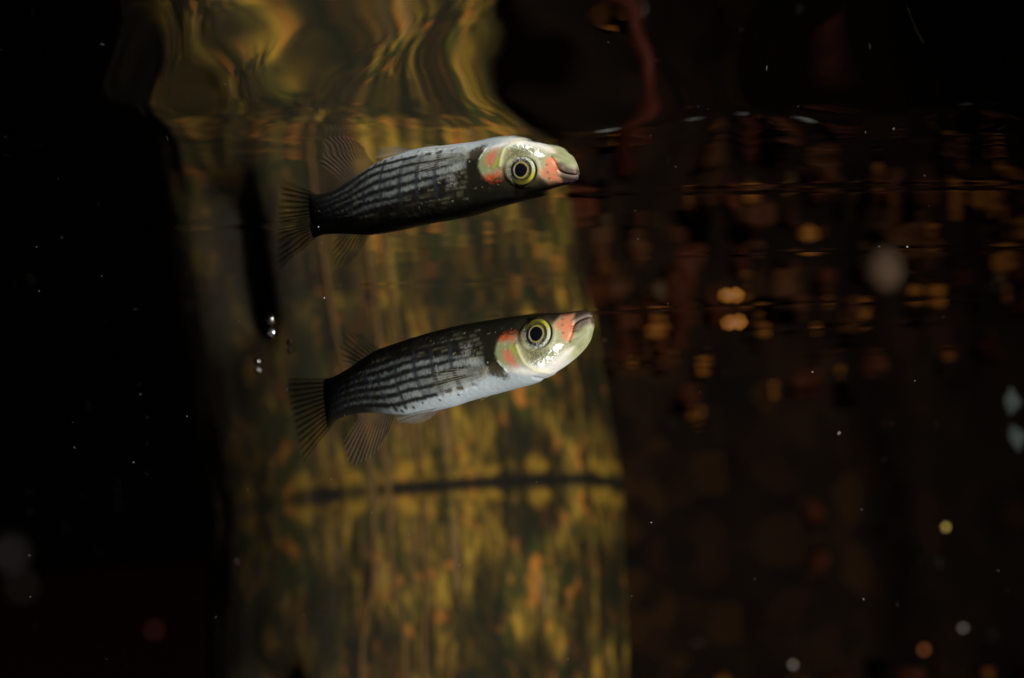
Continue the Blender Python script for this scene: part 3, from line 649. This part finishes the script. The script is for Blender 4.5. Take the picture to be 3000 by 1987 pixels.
# pale shells on the bed: they flash in the near wave
m_shell, n, l, p = new_mat("pale_shell"); p.inputs['Base Color'].default_value = (.72, .74, .68, 1); p.inputs['Roughness'].default_value = .35
def shell_mesh():
    V, Fc = [], []; nt, na = 44, 8
    for i in range(nt):
        t = i/(nt-1); ang = t*math.pi*6.2; R = .5*math.exp(-1.9*t); r = .42*math.exp(-1.9*t)+.01
        for k in range(na):
            w = 2*math.pi*k/na; V.append(((R+r*math.cos(w))*math.cos(ang), (R+r*math.cos(w))*math.sin(ang), .75*(1-math.exp(-1.9*t))+r*math.sin(w)))
    Fc = grid_faces(nt, na, True).tolist(); return V, Fc
shell = mesh_obj("snail_shell", *shell_mesh(), m_shell); SH = shell.data; bpy.data.objects.remove(shell)
for x, z, s, lab in ((.055, -.235, 0.0071, "nearest the post"), (.098, -.225, 0.0068, "second from the post"), (.128, -.232, 0.0076, "third from the post"), (.160, -.215, 0.0068, "fourth from the post"),
                     (.075, -.300, .0050, "lowest on its left part"), (.215, -.290, .0060, "lowest on its right part"), (.235, -.235, 0.0076, "farthest from the post")):
    lab = "pale snail shell low on the dark bank, "+lab
    o = bpy.data.objects.new("snail_shell", SH); COL.objects.link(o); o.location = (x, bank_y(x, z)-.006, z); o.scale = (s, s, s); o.rotation_euler = (1.2, .4, rl.random()*6); tag(o, lab, "shell", "pale snail shells on the bank")
# roots
m_root, n, l, p = new_mat("root_bark"); p.inputs['Roughness'].default_value = .8
tc = n.new('ShaderNodeTexCoord'); nz = n.new('ShaderNodeTexNoise'); nz.inputs['Scale'].default_value = 160; nz.inputs['Detail'].default_value = 4
cr = n.new('ShaderNodeValToRGB'); cr.color_ramp.elements[0].color = (.012, .005, .003, 1); cr.color_ramp.elements[1].color = (.030, .012, .005, 1)
l.new(tc.outputs['Object'], nz.inputs[0]); l.new(nz.outputs[0], cr.inputs[0]); l.new(cr.outputs[0], p.inputs[0])
def smooth_path(pts, n=26):
    P = np.array(pts, float); q = np.linspace(0, len(P)-1, n); out = []
    for v in q:
        i = min(int(v), len(P)-2); t = v-i; p0, p1, p2, p3 = P[max(i-1, 0)], P[i], P[i+1], P[min(i+2, len(P)-1)]
        out.append(tuple(.5*((2*p1)+(-p0+p2)*t+(2*p0-5*p1+4*p2-p3)*t*t+(-p0+3*p1-3*p2+p3)*t**3)))
    return out
def root_thing(name, pts, r0, r1, label, cat="root", mat=None, knob=.15):
    path = smooth_path(pts); k = len(path)
    rr = [(r0+(r1-r0)*i/(k-1))*(1+knob*math.sin(i*1.9)+knob*.6*math.sin(i*.7+1)) for i in range(k)]
    return tag(mesh_obj(name, *tube(path, rr, 10), mat or m_root), label, cat)
root_thing("bank_root", [(.060, 1.06, -.17), (.058, .985, -.20), (.063, .965, -.25), (.056, .955, -.31), (.072, .95, -.38), (.09, .97, -.46)], .0042, .0026, "reddish root running down the dark bank beside the post", "root", leaf_mat("red_root", (.085, .018, .007), .4), .3)
# roots and weed clinging to the post
for k, (a, b, c, d, lab) in enumerate((((-.050, .748, .0), (-.052, .742, -.03), (-.058, .742, -.055), (-.062, .740, -.12), "thin tan root hanging down the post's face below the fish's tail"),
                                       ((-.045, .750, .0), (-.046, .744, -.03), (-.044, .744, -.05), (-.046, .742, -.10), "thin pale root on the post, right beside the tan root"),
                                       ((-.034, .752, -.005), (-.035, .745, -.03), (-.038, .745, -.055), (-.041, .742, -.11), "thin pale root on the post below the fish's belly"))):
    root_thing("hanging_root", [(v[0], post_face(v[0], v[2])+.0002, v[2]) for v in (a, b, c, d)], .0011, .0008, lab, "root", leaf_mat("tan_root_%d" % k, (.17, .095, .030), .5), .2)
# drifting flakes close to the lens and beyond: large soft discs in the photograph
def pix(px, py, D):
    x, y = px-1500.0, py-993.5; c, s = math.cos(ROLL), math.sin(ROLL); r, u = x*c-y*s, -x*s-y*c
    d = fwd*6766+rt0*r+up0*u; d = d/d.y; return Vector((0, 0, -CAM_DEPTH))+d*D
def flake_mat(name, c):
    m, n, l, p = new_mat(name); p.inputs['Base Color'].default_value = (*c, 1); p.inputs['Roughness'].default_value = .9; p.inputs['Specular IOR Level'].default_value = .05; return m
for i, (px, py, D, r, c, lab) in enumerate((
        (2582, 786, .205, .00190, (.016, .0095, .0055), "large soft beige flake drifting right of the fish"),
        (2770, 1544, .262, .00030, (.30, .22, .05), "yellowish flake drifting at the right, below the reflections"),
        (2820, 1840, .250, .00024, (.11, .10, .09), "grey flake drifting in the lower right corner"),
        (2322, 1947, .256, .00026, (.14, .13, .10), "pale flake drifting at the bottom edge, right of the post"),
        (2705, 1903, .235, .00030, (.15, .045, .012), "reddish flake drifting near the bottom right corner"),
        (20, 1620, .145, .00070, (.014, .012, .011), "large dim grey flake at the left edge"),
        (60, 1715, .150, .00045, (.012, .011, .010), "smaller dim flake just below the grey one at the left edge"),
        (450, 1845, .200, .00036, (.03, .008, .004), "dim red flake drifting near the lower left"))):
    v, f = flake_mesh(i+1); o = mesh_obj("drifting_flake", [(a*r, b*r, cc*r) for a, b, cc in v], f, flake_mat("flake_%d" % i, c)); o.location = pix(px, py, D); tag(o, lab, "flake", "drifting flakes")
# fine silt hanging in the water
m_silt2, n, l, p = new_mat("silt_speck"); p.inputs['Base Color'].default_value = (.75, .74, .68, 1); p.inputs['Roughness'].default_value = .6
SV, SF = [], []
octa = [(1, 0, 0), (-1, 0, 0), (0, 1, 0), (0, -1, 0), (0, 0, 1), (0, 0, -1)]; of = [(0, 2, 4), (2, 1, 4), (1, 3, 4), (3, 0, 4), (2, 0, 5), (1, 2, 5), (3, 1, 5), (0, 3, 5)]
def speck(P, r):
    o = len(SV); k = (1+.8*rl.random(), .7+.5*rl.random(), .7+.5*rl.random())
    for q in octa: SV.append((P.x+q[0]*r*k[0], P.y+q[1]*r*k[1], P.z+q[2]*r*k[2]))
    SF.extend([tuple(a+o for a in f) for f in of])
SPECKS = [(2846, 478, 130), (2962, 391, 150), (2458, 1269, 150), (1908, 1531, 130), (1346, 1657, 120), (218, 1311, 110), (492, 793, 120), (133, 121, 130), (15, 323, 130), (391, 1354, 120),
          (85, 1628, 130), (89, 1749, 110), (2524, 1493, 100), (2576, 722, 130), (2658, 723, 150), (1200, 1566, 110), (1850, 1747, 100), (2530, 1755, 90), (2050, 1148, 90), (2380, 1090, 90),
          (950, 873, 130), (1010, 1218, 80), (412, 1155, 110), (547, 1220, 90), (114, 853, 90), (1870, 700, 80), (1960, 560, 70), (2400, 520, 70), (2720, 605, 90), (2630, 540, 80)]
for px, py, r in SPECKS:
    D = rl.uniform(.36, .40) if py < 800 else rl.uniform(.34, .46)
    P = pix(px, py, D)
    if P.z < -.001: speck(P, r*.55e-6)
for k in range(360):
    D = rl.uniform(.2, .75); P = pix(rl.uniform(-200, 3200), rl.uniform(-200, 2100), D)
    if P.z < -.001: speck(P, rl.choice([18, 22, 28, 34, 45])*1e-6*(D/.4)**.6)
tag(mesh_obj("suspended_silt", SV, SF, m_silt2, smooth=False), "fine pale silt specks hanging in the dark water", "silt", kind="stuff")
